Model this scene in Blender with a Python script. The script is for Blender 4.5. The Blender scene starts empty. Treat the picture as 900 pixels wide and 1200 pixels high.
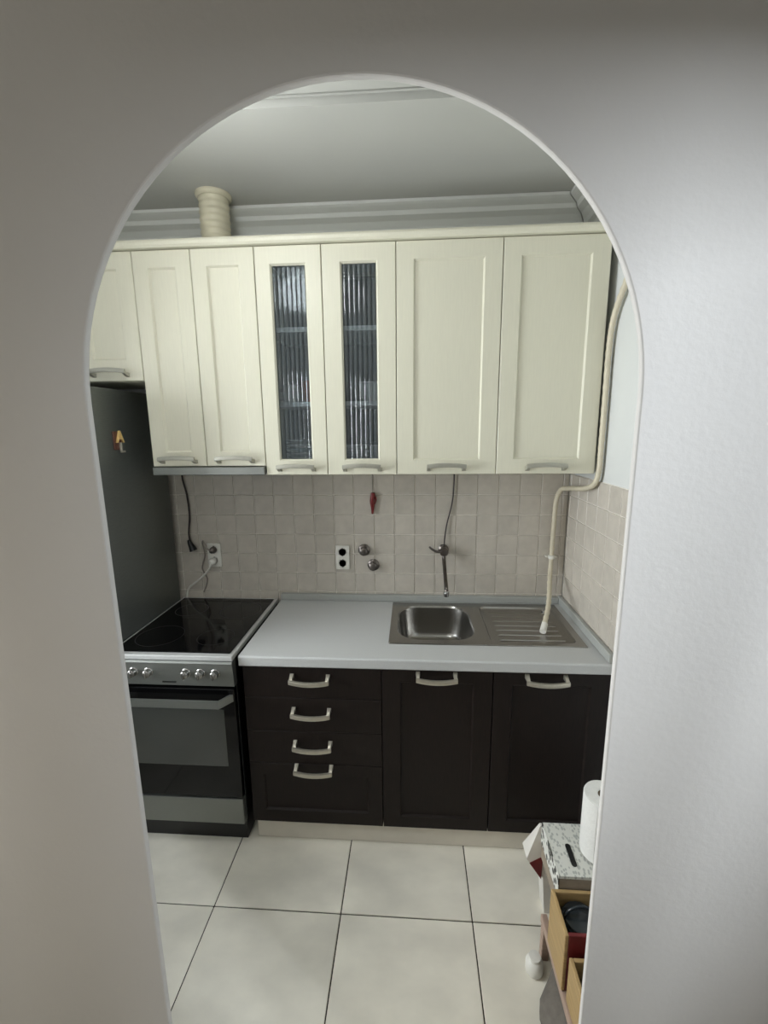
import bpy, bmesh, math, random
from mathutils import Vector, Matrix
random.seed(4)
sc = bpy.context.scene
COL = sc.collection

# ------------------------------------------------------------------ camera
YAW, PITCH, ROLL, FPX = 0.0650, -0.1866, -0.0104, 512.66
cd = bpy.data.cameras.new('camera'); cam = bpy.data.objects.new('camera', cd); COL.objects.link(cam)
fw = Vector((-math.sin(YAW)*math.cos(PITCH), math.cos(YAW)*math.cos(PITCH), math.sin(PITCH)))
r0 = Vector((math.cos(YAW), math.sin(YAW), 0)); u0 = r0.cross(fw)
rr = r0*math.cos(ROLL)+u0*math.sin(ROLL); uu = -r0*math.sin(ROLL)+u0*math.cos(ROLL)
M = Matrix((rr, uu, -fw)).transposed().to_4x4(); M.translation = Vector((-0.745, -2.1085, 1.7126))
cam.matrix_world = M
cd.sensor_fit = 'VERTICAL'; cd.sensor_height = 24.0; cd.lens = FPX/1200*24.0; cd.clip_start = 0.05
sc.camera = cam

# ------------------------------------------------------------------ world, light, exposure
wd = bpy.data.worlds.new('world'); sc.world = wd; wd.use_nodes = True
wd.node_tree.nodes['Background'].inputs[0].default_value = (.75, .85, 1, 1)
wd.node_tree.nodes['Background'].inputs[1].default_value = 1.0
vs = sc.view_settings
vs.view_transform = 'Standard'; vs.look = 'None'; vs.gamma = 1.0; vs.use_curve_mapping = False; vs.exposure = 0.22

def area(name, loc, rot, sx, sy, power, color):
    l = bpy.data.lights.new(name, 'AREA'); l.shape = 'RECTANGLE'; l.size = sx; l.size_y = sy
    l.energy = power; l.color = color
    o = bpy.data.objects.new(name, l); o.location = loc; o.rotation_euler = rot; COL.objects.link(o); return o
# daylight through the hall window on the right, behind the photographer
d = Vector((-2.7, 2.55, -.75))
area('window_daylight', (2.6, -4.0, 2.22), d.to_track_quat('-Z', 'Y').to_euler(), 1.1, .45, 720, (.86, .93, 1.0))
# added fill from the left, entering by a made-up window out of view
area('kitchen_fill', (-2.75, -1.05, 1.55), (0, math.radians(-90), 0), 1.2, .7, 52, (.92, .97, 1.0))
# the kitchen ceiling lamp: a bulb under its opal dome
LAMP = (-1.36, -1.02, 2.64)
pl = bpy.data.lights.new('kitchen_bulb', 'POINT'); pl.energy = 6.4; pl.color = (.96, .99, 1.0); pl.shadow_soft_size = 0.09
po = bpy.data.objects.new('kitchen_bulb', pl); po.location = (LAMP[0], LAMP[1], LAMP[2]-.2); COL.objects.link(po)
# added warm fill for the arch wall, built as an unseen hall lamp
pl = bpy.data.lights.new('hall_fill', 'POINT'); pl.energy = 9; pl.color = (1.0, .95, .85); pl.shadow_soft_size = 0.12
po = bpy.data.objects.new('hall_fill', pl); po.location = (-1.95, -2.42, 1.22); COL.objects.link(po)

# ------------------------------------------------------------------ materials
def lin(c):
    return tuple(((v/255)/12.92 if v/255 <= .04045 else ((v/255+.055)/1.055)**2.4) for v in c)
def mat(name, rgb, rough=.5, metal=0, noise=0, nscale=20, bump=0, bscale=60, stretch=(1,1,1), spec=.5, coat=0, objvar=0):
    m = bpy.data.materials.new(name); m.use_nodes = True
    nt = m.node_tree; b = nt.nodes['Principled BSDF']; c = lin(rgb)
    b.inputs['Base Color'].default_value = (*c, 1); b.inputs['Roughness'].default_value = rough
    b.inputs['Metallic'].default_value = metal; b.inputs['Specular IOR Level'].default_value = spec
    if coat: b.inputs['Coat Weight'].default_value = coat; b.inputs['Coat Roughness'].default_value = .1
    if noise or bump or objvar:
        tc = nt.nodes.new('ShaderNodeTexCoord'); mp = nt.nodes.new('ShaderNodeMapping')
        mp.inputs['Scale'].default_value = stretch
        nt.links.new(tc.outputs['Object'], mp.inputs[0])
        src = mp.outputs[0]
        if objvar:
            oi = nt.nodes.new('ShaderNodeObjectInfo'); ad = nt.nodes.new('ShaderNodeVectorMath'); ad.operation = 'ADD'
            sm = nt.nodes.new('ShaderNodeVectorMath'); sm.operation = 'SCALE'; sm.inputs[3].default_value = 37.0
            cb = nt.nodes.new('ShaderNodeCombineXYZ')
            nt.links.new(oi.outputs['Random'], cb.inputs[0]); nt.links.new(oi.outputs['Random'], cb.inputs[1])
            nt.links.new(cb.outputs[0], sm.inputs[0]); nt.links.new(src, ad.inputs[0]); nt.links.new(sm.outputs[0], ad.inputs[1])
            src = ad.outputs[0]
    if noise or objvar:
        n = nt.nodes.new('ShaderNodeTexNoise'); n.inputs['Scale'].default_value = nscale; n.inputs['Detail'].default_value = 6
        nt.links.new(src, n.inputs['Vector'])
        rp = nt.nodes.new('ShaderNodeValToRGB')
        lo = tuple(v*(1-noise) for v in c); hi = tuple(min(1, v*(1+noise)) for v in c)
        rp.color_ramp.elements[0].color = (*lo, 1); rp.color_ramp.elements[1].color = (*hi, 1)
        rp.color_ramp.elements[0].position = .3; rp.color_ramp.elements[1].position = .7
        nt.links.new(n.outputs['Fac'], rp.inputs[0]); out = rp.outputs[0]
        if objvar:
            mr = nt.nodes.new('ShaderNodeMapRange'); mr.inputs[3].default_value = 1-objvar; mr.inputs[4].default_value = 1+objvar
            nt.links.new(oi.outputs['Random'], mr.inputs[0])
            mx = nt.nodes.new('ShaderNodeVectorMath'); mx.operation = 'SCALE'
            nt.links.new(out, mx.inputs[0]); nt.links.new(mr.outputs[0], mx.inputs[3]); out = mx.outputs[0]
        nt.links.new(out, b.inputs['Base Color'])
    if bump:
        n2 = nt.nodes.new('ShaderNodeTexNoise'); n2.inputs['Scale'].default_value = bscale; n2.inputs['Detail'].default_value = 4
        nt.links.new(src, n2.inputs['Vector'])
        bp = nt.nodes.new('ShaderNodeBump'); bp.inputs['Strength'].default_value = bump; bp.inputs['Distance'].default_value = .004
        nt.links.new(n2.outputs['Fac'], bp.inputs['Height']); nt.links.new(bp.outputs[0], b.inputs['Normal'])
    return m

WALL = mat('wall_paint', (205, 202, 198), .7, noise=.02, nscale=3, bump=.12, bscale=90)
KWALL = mat('kitchen_wall_paint', (212, 214, 212), .7, noise=.02, nscale=4, bump=.1, bscale=80)
CEIL = mat('ceiling_paint', (186, 186, 180), .8, noise=.03, nscale=2, bump=.1, bscale=30)
CROWN = mat('moulding_plaster', (208, 209, 204), .7, noise=.02, nscale=6)
FLOORT = mat('porcelain_floor_tile', (233, 228, 214), .4, noise=.15, nscale=3.2, bump=.05, bscale=14, objvar=.03, stretch=(1, 1.6, 1))
GROUTF = mat('dark_floor_grout', (62, 56, 48), .9, noise=.15, nscale=60)
TILE = mat('beige_wall_tile', (194, 187, 176), .32, noise=.07, nscale=22, bump=.15, bscale=45, objvar=.045)
GROUT = mat('pale_tile_grout', (232, 227, 218), .9, noise=.05, nscale=80)
CREAM = mat('cream_lacquer', (217, 214, 195), .42, noise=.02, nscale=30, stretch=(8, 8, .6), bump=.05, bscale=60)
ESPR = mat('espresso_wood', (25, 17, 14), .5, noise=.3, nscale=24, stretch=(10, 10, .8), bump=.08, bscale=60, spec=.25)
CARC = mat('carcass_board', (196, 192, 178), .6, noise=.03, nscale=20)
SHADEIN = mat('shaded_cabinet_back', (120, 116, 110), .7, noise=.05, nscale=20)  # grey stands in for the shade inside the glass cabinet
LAM = mat('grey_laminate_worktop', (190, 191, 190), .4, noise=.05, nscale=240, bump=.04, bscale=300)
EDGE = mat('grey_edge_strip', (164, 166, 162), .4, noise=.03, nscale=80)
STEEL = mat('brushed_steel', (158, 156, 152), .27, 1, noise=.08, nscale=60, stretch=(1, 30, 30))
STEELD = mat('satin_grey_metal', (136, 138, 134), .42, .85, noise=.05, nscale=60, stretch=(1, 30, 30))
CHROME = mat('chrome', (205, 205, 205), .12, 1, noise=.02, nscale=10)
DCHROME = mat('tarnished_metal', (110, 104, 100), .3, 1, noise=.15, nscale=40)
PEWTER = mat('pewter', (196, 190, 176), .38, .8, noise=.06, nscale=60)
BGLASS = mat('black_ceramic_glass', (9, 9, 10), .07, noise=.1, nscale=5, spec=.3)
BLACK = mat('black_enamel', (16, 17, 17), .35, noise=.1, nscale=30)
OVGLASS = mat('oven_door_glass', (58, 60, 57), .12, noise=.06, nscale=6, coat=.5)
FRIDGE = mat('dark_graphite_metal', (118, 121, 117), .44, .9, noise=.06, nscale=40, stretch=(1, 1, 12), bump=.02, bscale=200)
SEAL = mat('grey_rubber_seal', (70, 70, 68), .8, noise=.05, nscale=40)
WPLAS = mat('white_plastic', (226, 224, 216), .4, noise=.02, nscale=30)
BPLAS = mat('black_plastic', (18, 18, 20), .35, noise=.1, nscale=40)
HOSEM = mat('cream_hose_plastic', (206, 198, 176), .5, noise=.05, nscale=30)
DUCTM = mat('cream_duct_foil', (196, 190, 166), .45, noise=.08, nscale=18)
CABLE = mat('dark_cable', (40, 28, 28), .5, noise=.1, nscale=60)
CHILI = mat('dark_red_ceramic', (112, 22, 24), .35, noise=.15, nscale=60)
PAPER = mat('tissue_paper', (228, 227, 222), .85, noise=.03, nscale=60, bump=.3, bscale=140)
CARD = mat('brown_card_tube', (120, 105, 86), .85, noise=.08, nscale=60)
PBAG = mat('white_paper_bag', (222, 218, 210), .8, noise=.03, nscale=30, bump=.1, bscale=30)
MAROON = mat('maroon_lacquer', (104, 28, 30), .5, noise=.15, nscale=40)
PINK = mat('pink_ribbon', (196, 120, 130), .6, noise=.1, nscale=80)
WOODC = mat('pale_crate_wood', (172, 144, 98), .6, noise=.18, nscale=16, stretch=(1, .25, 8), bump=.1, bscale=60)
WOODR = mat('pinkish_rack_wood', (172, 148, 132), .6, noise=.14, nscale=18, stretch=(6, .3, 6), bump=.1, bscale=60)
POT = mat('dark_pot_enamel', (32, 38, 42), .2, noise=.2, nscale=10)
SACK = mat('grey_sack_fabric', (112, 106, 98), .9, noise=.12, nscale=50, bump=.5, bscale=120)
GOLD = mat('gold_letter', (226, 190, 124), .35, .4, noise=.06, nscale=80)
CERW = mat('white_ceramic', (228, 226, 222), .2, noise=.02, nscale=20)
CERR = mat('red_ceramic', (186, 84, 60), .25, noise=.12, nscale=40)
CERG = mat('green_glass', (112, 128, 62), .2, noise=.1, nscale=30)
CERB = mat('pale_blue_ceramic', (190, 204, 206), .25, noise=.04, nscale=40)

def pattern_mat(name, scale, thr, light, dark):
    m = bpy.data.materials.new(name); m.use_nodes = True; nt = m.node_tree; b = nt.nodes['Principled BSDF']
    b.inputs['Roughness'].default_value = .6
    tc = nt.nodes.new('ShaderNodeTexCoord'); v = nt.nodes.new('ShaderNodeTexVoronoi'); v.inputs['Scale'].default_value = scale
    mp = nt.nodes.new('ShaderNodeMapping'); mp.inputs['Scale'].default_value = (1.6, 1, 1)
    rp = nt.nodes.new('ShaderNodeValToRGB'); rp.color_ramp.elements[0].position = thr; rp.color_ramp.elements[1].position = thr+.1
    rp.color_ramp.elements[0].color = (*lin(dark), 1); rp.color_ramp.elements[1].color = (*lin(light), 1)
    nt.links.new(tc.outputs['Object'], mp.inputs[0]); nt.links.new(mp.outputs[0], v.inputs['Vector'])
    nt.links.new(v.outputs['Distance'], rp.inputs[0]); nt.links.new(rp.outputs[0], b.inputs['Base Color'])
    return m
PRINT = pattern_mat('printed_grey_on_white_card', 70, .34, (212, 212, 204), (172, 174, 168))
LEAF = pattern_mat('black_and_white_leaf_card', 52, .40, (222, 222, 214), (50, 50, 46))

def reeded():
    m = bpy.data.materials.new('reeded_glass'); m.use_nodes = True; nt = m.node_tree
    nt.nodes.remove(nt.nodes['Principled BSDF']); out = nt.nodes['Material Output']
    tr = nt.nodes.new('ShaderNodeBsdfTransparent'); tr.inputs[0].default_value = (.80, .84, .86, 1)
    rf = nt.nodes.new('ShaderNodeBsdfRefraction'); rf.inputs['IOR'].default_value = 1.12; rf.inputs['Roughness'].default_value = .03
    rf.inputs[0].default_value = (.80, .84, .86, 1)
    gl = nt.nodes.new('ShaderNodeBsdfGlossy'); gl.inputs['Roughness'].default_value = .08
    m1 = nt.nodes.new('ShaderNodeMixShader'); m1.inputs[0].default_value = .30
    m2 = nt.nodes.new('ShaderNodeMixShader'); fr = nt.nodes.new('ShaderNodeFresnel'); fr.inputs[0].default_value = 1.6
    df = nt.nodes.new('ShaderNodeBsdfDiffuse'); df.inputs[0].default_value = (.34, .40, .43, 1)
    m0 = nt.nodes.new('ShaderNodeMixShader'); m0.inputs[0].default_value = .13
    nt.links.new(tr.outputs[0], m0.inputs[1]); nt.links.new(df.outputs[0], m0.inputs[2])
    nt.links.new(m0.outputs[0], m1.inputs[1]); nt.links.new(rf.outputs[0], m1.inputs[2])
    nt.links.new(fr.outputs[0], m2.inputs[0]); nt.links.new(m1.outputs[0], m2.inputs[1]); nt.links.new(gl.outputs[0], m2.inputs[2])
    nt.links.new(m2.outputs[0], out.inputs[0]); return m
REED = reeded()
def clear_glass():
    m = bpy.data.materials.new('window_glass'); m.use_nodes = True; nt = m.node_tree
    nt.nodes.remove(nt.nodes['Principled BSDF']); out = nt.nodes['Material Output']
    tr = nt.nodes.new('ShaderNodeBsdfTransparent'); gl = nt.nodes.new('ShaderNodeBsdfGlossy'); gl.inputs['Roughness'].default_value = .02
    fr = nt.nodes.new('ShaderNodeFresnel'); mx = nt.nodes.new('ShaderNodeMixShader')
    nt.links.new(fr.outputs[0], mx.inputs[0]); nt.links.new(tr.outputs[0], mx.inputs[1]); nt.links.new(gl.outputs[0], mx.inputs[2])
    nt.links.new(mx.outputs[0], out.inputs[0]); return m
PANE = clear_glass()
def emit(name, rgb, s):
    m = bpy.data.materials.new(name); m.use_nodes = True; b = m.node_tree.nodes['Principled BSDF']
    b.inputs['Base Color'].default_value = (.8, .8, .78, 1); b.inputs['Emission Color'].default_value = (*rgb, 1); b.inputs['Emission Strength'].default_value = s
    return m
OPAL = emit('lit_opal_glass', (.96, .99, 1.0), 3)
OPALH = emit('dim_opal_glass', (1, .9, .78), 2)

# ------------------------------------------------------------------ mesh helpers (world coordinates)
def BM(): return bmesh.new()
def box(bm, x0, x1, y0, y1, z0, z1, bev=0, seg=2, mtx=None):
    t = bmesh.new(); bmesh.ops.create_cube(t, size=1)
    for v in t.verts: v.co = Vector(((x0+x1)/2+v.co.x*(x1-x0), (y0+y1)/2+v.co.y*(y1-y0), (z0+z1)/2+v.co.z*(z1-z0)))
    if bev: bmesh.ops.bevel(t, geom=t.edges[:], offset=bev, segments=seg, profile=.5, affect='EDGES')
    join(bm, t, mtx)
def join(bm, t, mtx=None):
    if mtx is not None: bmesh.ops.transform(t, matrix=mtx, verts=t.verts)
    bmesh.ops.recalc_face_normals(t, faces=t.faces)
    me = bpy.data.meshes.new('tmp'); t.to_mesh(me); t.free(); bm.from_mesh(me); bpy.data.meshes.remove(me)
def loft(bm, rings, cap0=True, cap1=True, closed=True, mtx=None):
    t = bmesh.new(); R = [[t.verts.new(p) for p in r] for r in rings]; n = len(R[0])
    for a, b in zip(R, R[1:]):
        for i in range(n if closed else n-1):
            j = (i+1) % n
            try: t.faces.new((a[i], a[j], b[j], b[i]))
            except ValueError: pass
    if cap0: t.faces.new(R[0][::-1])
    if cap1: t.faces.new(R[-1])
    join(bm, t, mtx)
def lathe(bm, prof, c=(0, 0, 0), n=24, axis='z', cap0=True, cap1=True):
    rings = []
    for r, h in prof:
        ring = []
        for i in range(n):
            a = 2*math.pi*i/n; p = (r*math.cos(a), r*math.sin(a), h)
            if axis == 'y': p = (p[0], -h, p[1])          # h runs towards the viewer (-y)
            if axis == 'x': p = (h, p[0], p[1])
            ring.append((c[0]+p[0], c[1]+p[1], c[2]+p[2]))
        rings.append(ring)
    loft(bm, rings, cap0, cap1)
def smoothpath(pts, k=6):
    P = [Vector(p) for p in pts]; out = []
    for i in range(len(P)-1):
        p0, p1, p2, p3 = P[max(i-1, 0)], P[i], P[i+1], P[min(i+2, len(P)-1)]
        for s in range(k):
            t = s/k
            out.append(.5*((2*p1)+(-p0+p2)*t+(2*p0-5*p1+4*p2-p3)*t*t+(-p0+3*p1-3*p2+p3)*t**3))
    return out+[P[-1]]
def tube(bm, pts, r, n=10, k=6, ribs=0):
    P = smoothpath(pts, k) if k > 1 else [Vector(p) for p in pts]
    rings = []; nrm = None
    for i, p in enumerate(P):
        d = (P[min(i+1, len(P)-1)]-P[max(i-1, 0)]).normalized()
        if nrm is None:
            nrm = d.orthogonal().normalized()
        nrm = (nrm-d*nrm.dot(d)).normalized(); b = d.cross(nrm)
        R = r(i/(len(P)-1)) if callable(r) else r
        if ribs: R *= (1+.10*(1 if i % 2 else -1))
        rings.append([p+(nrm*math.cos(2*math.pi*j/n)+b*math.sin(2*math.pi*j/n))*R for j in range(n)])
    loft(bm, rings)
def rrect(x0, x1, y0, y1, r, z, n=6):
    pts = []
    for cx, cy, a0 in ((x1-r, y1-r, 0), (x0+r, y1-r, 90), (x0+r, y0+r, 180), (x1-r, y0+r, 270)):
        for i in range(n):
            a = math.radians(a0+90*i/(n-1)); pts.append((cx+r*math.cos(a), cy+r*math.sin(a), z))
    return pts
ORI = {}
def obj(name, bm, m, parent=None, origin=None, smooth=False, label=None):
    me = bpy.data.meshes.new(name); bm.to_mesh(me); bm.free()
    o = bpy.data.objects.new(name, me); COL.objects.link(o)
    if parent is not None:
        po = ORI[parent.name]
        org = Vector(origin) if origin is not None else po
        o.parent = parent; o.location = org-po
    else:
        if origin is None:
            xs = [v.co for v in me.vertices]
            origin = (sum(v.x for v in xs)/len(xs), sum(v.y for v in xs)/len(xs), min(v.z for v in xs))
        org = Vector(origin); o.location = org
    me.transform(Matrix.Translation(-org)); ORI[o.name] = org
    me.materials.append(m)
    if smooth:
        for p in me.polygons: p.use_smooth = True
        if smooth != 'all':
            try: me.set_sharp_from_angle(angle=math.radians(40))
            except Exception: pass
    if label: o['label'] = label
    return o
def tag(o, label, cat, group=None):
    o['label'] = label; o['category'] = cat
    if group: o['group'] = group
    return o
def thing(name, loc, label, cat, group=None):
    o = bpy.data.objects.new(name, None); COL.objects.link(o); o.location = loc; o.empty_display_size = .05
    ORI[o.name] = Vector(loc); return tag(o, label, cat, group)
def struct(name, bm, m, smooth=False, **k):
    o = obj(name, bm, m, None, (0, 0, 0), smooth); o['kind'] = 'structure'; return o
def clone(src, parent, origin):
    c = src.copy(); COL.objects.link(c); c.parent = parent
    c.location = Vector(origin)-(ORI[parent.name] if parent else Vector((0, 0, 0))); ORI[c.name] = Vector(origin)
    return c

ZC = 2.64; XL = -2.42; YA0, YA1 = -1.452, -1.440; HX = 0.80; HY = -3.6
# ------------------------------------------------------------------ floor with its tiles
b = BM(); box(b, XL-.1, HX+.1, HY-.1, .1, -.06, -.004)
floor = struct('floor', b, GROUTF)
FX, FY, FS, G = -1.4677, -.8414, .4692, .0022
cache = {}
for i in range(-3, 6):
    for j in range(-7, 3):
        x0 = max(FX+i*FS+G, XL); x1 = min(FX+(i+1)*FS-G, HX); y0 = max(FY+j*FS+G, HY); y1 = min(FY+(j+1)*FS-G, 0)
        if x1-x0 < .02 or y1-y0 < .02: continue
        key = (round(x1-x0, 4), round(y1-y0, 4))
        if key in cache: clone(cache[key], floor, (x0, y0, 0)); continue
        b = BM(); box(b, x0, x1, y0, y1, -.009, 0, .0014, 1)
        cache[key] = obj('floor_tile', b, FLOORT, floor, (x0, y0, 0))
# ------------------------------------------------------------------ walls
b = BM(); box(b, XL-.1, HX+.1, HY-.1, .1, ZC+.022, ZC+.09)
box(b, XL-.1, HX+.1, HY-.1, -.704, ZC, ZC+.022); box(b, XL-.1, HX+.1, -.655, .1, ZC, ZC+.022)
box(b, XL-.1, HX+.1, -.688, -.682, ZC+.006, ZC+.022)
struct('ceiling', b, CEIL)
b = BM(); box(b, XL-.1, .1, .004, .1, 0, ZC); wall_back = struct('wall_back', b, KWALL)
b = BM(); box(b, .004, .1, YA1, .004, 0, ZC); wall_right = struct('wall_right', b, KWALL)
b = BM(); KY0, KY1, KZ0, KZ1 = -1.40, -.70, .85, 2.15
for y0, y1, z0, z1 in ((HY, KY0, 0, ZC), (KY1, .004, 0, ZC), (KY0, KY1, 0, KZ0), (KY0, KY1, KZ1, ZC)): box(b, XL-.1, XL, y0, y1, z0, z1)
struct('wall_left', b, KWALL)
b = BM()
for y0, y1, z0, z1 in ((KY0, KY0+.05, KZ0, KZ1), (KY1-.05, KY1, KZ0, KZ1), (KY0+.05, KY1-.05, KZ0, KZ0+.05), (KY0+.05, KY1-.05, KZ1-.05, KZ1)): box(b, XL-.07, XL-.02, y0, y1, z0, z1, .004)
win2 = struct('added_window_2', b, WPLAS)  # unseen window, added so the kitchen fill can enter from the left
b = BM(); box(b, XL-.048, XL-.044, KY0+.05, KY1-.05, KZ0+.05, KZ1-.05); obj('pane', b, PANE, win2)
b = BM(); box(b, XL-.1, HX+.1, HY-.1, HY, 0, ZC); struct('wall_hall_back', b, WALL)
# arch wall: thin partition with a round-headed opening
AX0, AX1, AZ, AR = -1.240, -.424, 1.756, .408
def arch_wall():
    t = bmesh.new()
    out = [(XL, 0), (AX0, 0), (AX0, .45), (AX0, .9), (AX0, 1.35)]
    for i in range(49):
        a = math.pi-math.pi*i/48; out.append(((AX0+AX1)/2+AR*math.cos(a), AZ+AR*math.sin(a)))
    out += [(AX1, 1.35), (AX1, .9), (AX1, .45), (AX1, 0), (HX, 0), (HX, ZC), (XL, ZC)]
    f = t.faces.new([t.verts.new((x, YA0, z)) for x, z in out])
    ex = bmesh.ops.extrude_face_region(t, geom=[f])
    for v in [g for g in ex['geom'] if isinstance(g, bmesh.types.BMVert)]: v.co.y = YA1
    bmesh.ops.recalc_face_normals(t, faces=t.faces)
    def onarch(v): return AX0-.001 <= v.co.x <= AX1+.001 and v.co.z < AZ+AR+.001
    ed = [e for e in t.edges if onarch(e.verts[0]) and onarch(e.verts[1]) and abs(e.verts[0].co.y-e.verts[1].co.y) < 1e-5
          and not (e.verts[0].co.z == 0 and e.verts[1].co.z == 0)]
    bmesh.ops.bevel(t, geom=ed, offset=.003, segments=2, profile=.5, affect='EDGES')
    bmesh.ops.triangulate(t, faces=[f for f in t.faces if len(f.verts) > 4])
    return t
struct('wall_front', arch_wall(), WALL)
# hall right wall around a window
WY0, WY1, WZ0, WZ1 = -2.62, -1.75, .80, 2.17
b = BM()
for y0, y1, z0, z1 in ((HY, WY0, 0, ZC), (WY1, YA0, 0, ZC), (WY0, WY1, 0, WZ0), (WY0, WY1, WZ1, ZC)): box(b, HX, HX+.12, y0, y1, z0, z1)
struct('wall_hall_right', b, WALL)
b = BM()
for y0, y1, z0, z1 in ((WY0, WY0+.05, WZ0, WZ1), (WY1-.05, WY1, WZ0, WZ1), (WY0+.05, WY1-.05, WZ0, WZ0+.05), (WY0+.05, WY1-.05, WZ1-.05, WZ1), (-2.37, -2.33, WZ0+.05, WZ1-.05)):
    box(b, HX+.03, HX+.08, y0, y1, z0, z1, .004)
win = struct('window_1', b, WPLAS)
for y0, y1 in ((WY0+.05, -2.37), (-2.33, WY1-.05)):
    b = BM(); box(b, HX+.052, HX+.056, y0, y1, WZ0+.05, WZ1-.05); obj('pane', b, PANE, win)
# wall tiles, each its own piece
def tiles(wall, axis):
    b = BM(); g = .0016
    if axis == 'back':
        xs = [-.03-.1*i for i in range(20)]
        cols = [(-.004, -.03)]+[(a, a-.1) for a in xs]
    else:
        cols = [(-.006, -.03)]+[(-.03-.1*i, -.13-.1*i) for i in range(6)]
    rows = [(.80, .90)]+[(.90+.1*i, 1.0+.1*i) for i in range(6)]
    cc = {}
    for a, c in cols:
        for z0, z1 in rows:
            if axis == 'back' and a < -1.99: continue
            w, h = a-c-2*g, z1-z0-2*g
            if w < .01: continue
            key = (round(w, 4), round(h, 4)); lo = c+g
            org = (lo, 0, z0+g) if axis == 'back' else (0, lo, z0+g)
            if key in cc: clone(cc[key], wall, org); continue
            t = BM()
            if axis == 'back': box(t, lo, a-g, -.004, .0035, z0+g, z1-g, .0018, 1)
            else: box(t, -.004, .0035, lo, a-g, z0+g, z1-g, .0018, 1)
            cc[key] = obj('wall_tile', t, TILE, wall, org)
    b.free()
    t = BM()
    if axis == 'back': box(t, -2.03, -.003, 0, .0038, .80, 1.5)
    else: box(t, 0, .0038, -.63, -.004, .80, 1.5)
    obj('tile_grout', t, GROUT, wall)
tiles(wall_back, 'back'); tiles(wall_right, 'right')

# ceiling mouldings: stepped profile swept along each wall (d from wall, z)
PROF = [(0, 2.51), (.012, 2.51), (.016, 2.535), (.030, 2.545), (.034, 2.565), (.050, 2.585), (.075, 2.597), (.082, 2.612), (.108, 2.622), (.118, 2.627), (.118, 2.6385), (0, 2.6385)]
def crown(name, fn, s0, s1):
    t = BM(); loft(t, [[fn(d, z, s0) for d, z in PROF], [fn(d, z, s1) for d, z in PROF]]); struct(name, t, CROWN)
crown('trim_1', lambda d, z, s: (-d if s else XL+d, 0.003-d, z), 0, 1)               # back, mitred at both ends
crown('trim_2', lambda d, z, s: (0.003-d, (-d-.0005) if s == 0 else YA1+.001+d, z), 0, 1)
crown('trim_3', lambda d, z, s: (XL+d, (-d-.0005) if s == 0 else YA1+.001+d, z), 0, 1)

# ------------------------------------------------------------------ ceiling lamp, and the unseen hall lamp added for fill
t = thing('ceiling_lamp', (LAMP[0], LAMP[1], ZC), 'lit round opal ceiling lamp in the kitchen above the cooker', 'lamp')
b = BM(); lathe(b, [(.13, 2.64), (.13, 2.62), (.12, 2.615)], (LAMP[0], LAMP[1], 0), 32); obj('lamp_base', b, WPLAS, t, smooth=True)
b = BM(); lathe(b, [(.118, 2.615), (.116, 2.59), (.10, 2.56), (.07, 2.54), (.03, 2.53), (.005, 2.528)], (LAMP[0], LAMP[1], 0), 32); obj('lamp_shade', b, OPAL, t, smooth='all')
LX, LY = -2.12, -2.52
t = thing('added_floor_lamp', (LX, LY, 0), 'slim floor lamp with opal globe, added unseen in the hall as fill light', 'lamp')
b = BM(); lathe(b, [(.13, .0003), (.13, .012), (.12, .018), (.014, .022)], (LX, LY, 0), 28); obj('base', b, BLACK, t, smooth=True)
b = BM(); lathe(b, [(.011, .022), (.011, 1.12), (.03, 1.13), (.03, 1.15)], (LX, LY, 0), 14); obj('pole', b, BLACK, t, smooth=True)
b = BM(); lathe(b, [(.03, 1.15), (.075, 1.17), (.10, 1.22), (.105, 1.25), (.10, 1.28), (.075, 1.33), (.03, 1.35), (.003, 1.352)], (LX, LY, 0), 28); obj('lamp_shade', b, OPALH, t, smooth='all')

# ------------------------------------------------------------------ shared furniture parts
def handle_bm(cx, y, z, sgn, w=.155):
    """bow handle: two feet on the door at height z, bar bowed sgn * up in front"""
    t = BM(); h = w/2; n = 9
    for s in (-1, 1):
        loft(t, [[(cx+s*(h-.007)+dx, y-.0006, z+dz) for dx, dz in ((-.008, -.008), (.008, -.008), (.008, .008), (-.008, .008))],
                 [(cx+s*(h-.007)+dx, y-.018, z+sgn*.004+dz) for dx, dz in ((-.006, -.006), (.006, -.006), (.006, .006), (-.006, .006))],
                 [(cx+s*(h-.007)+dx, y-.031, z+sgn*.012+dz) for dx, dz in ((-.006, -.006), (.006, -.006), (.006, .006), (-.006, .006))]])
    rings = []
    for i in range(n):
        u = -1+2*i/(n-1); x = cx+u*h; zz = z+sgn*(.012+.006*(1-u*u)); yy = y-.030-.006*(1-u*u); a = .0085
        rings.append([(x, yy+.005, zz-a), (x, yy-.003, zz-a), (x, yy-.006, zz), (x, yy-.003, zz+a), (x, yy+.005, zz+a)])
    loft(t, rings); return t
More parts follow.
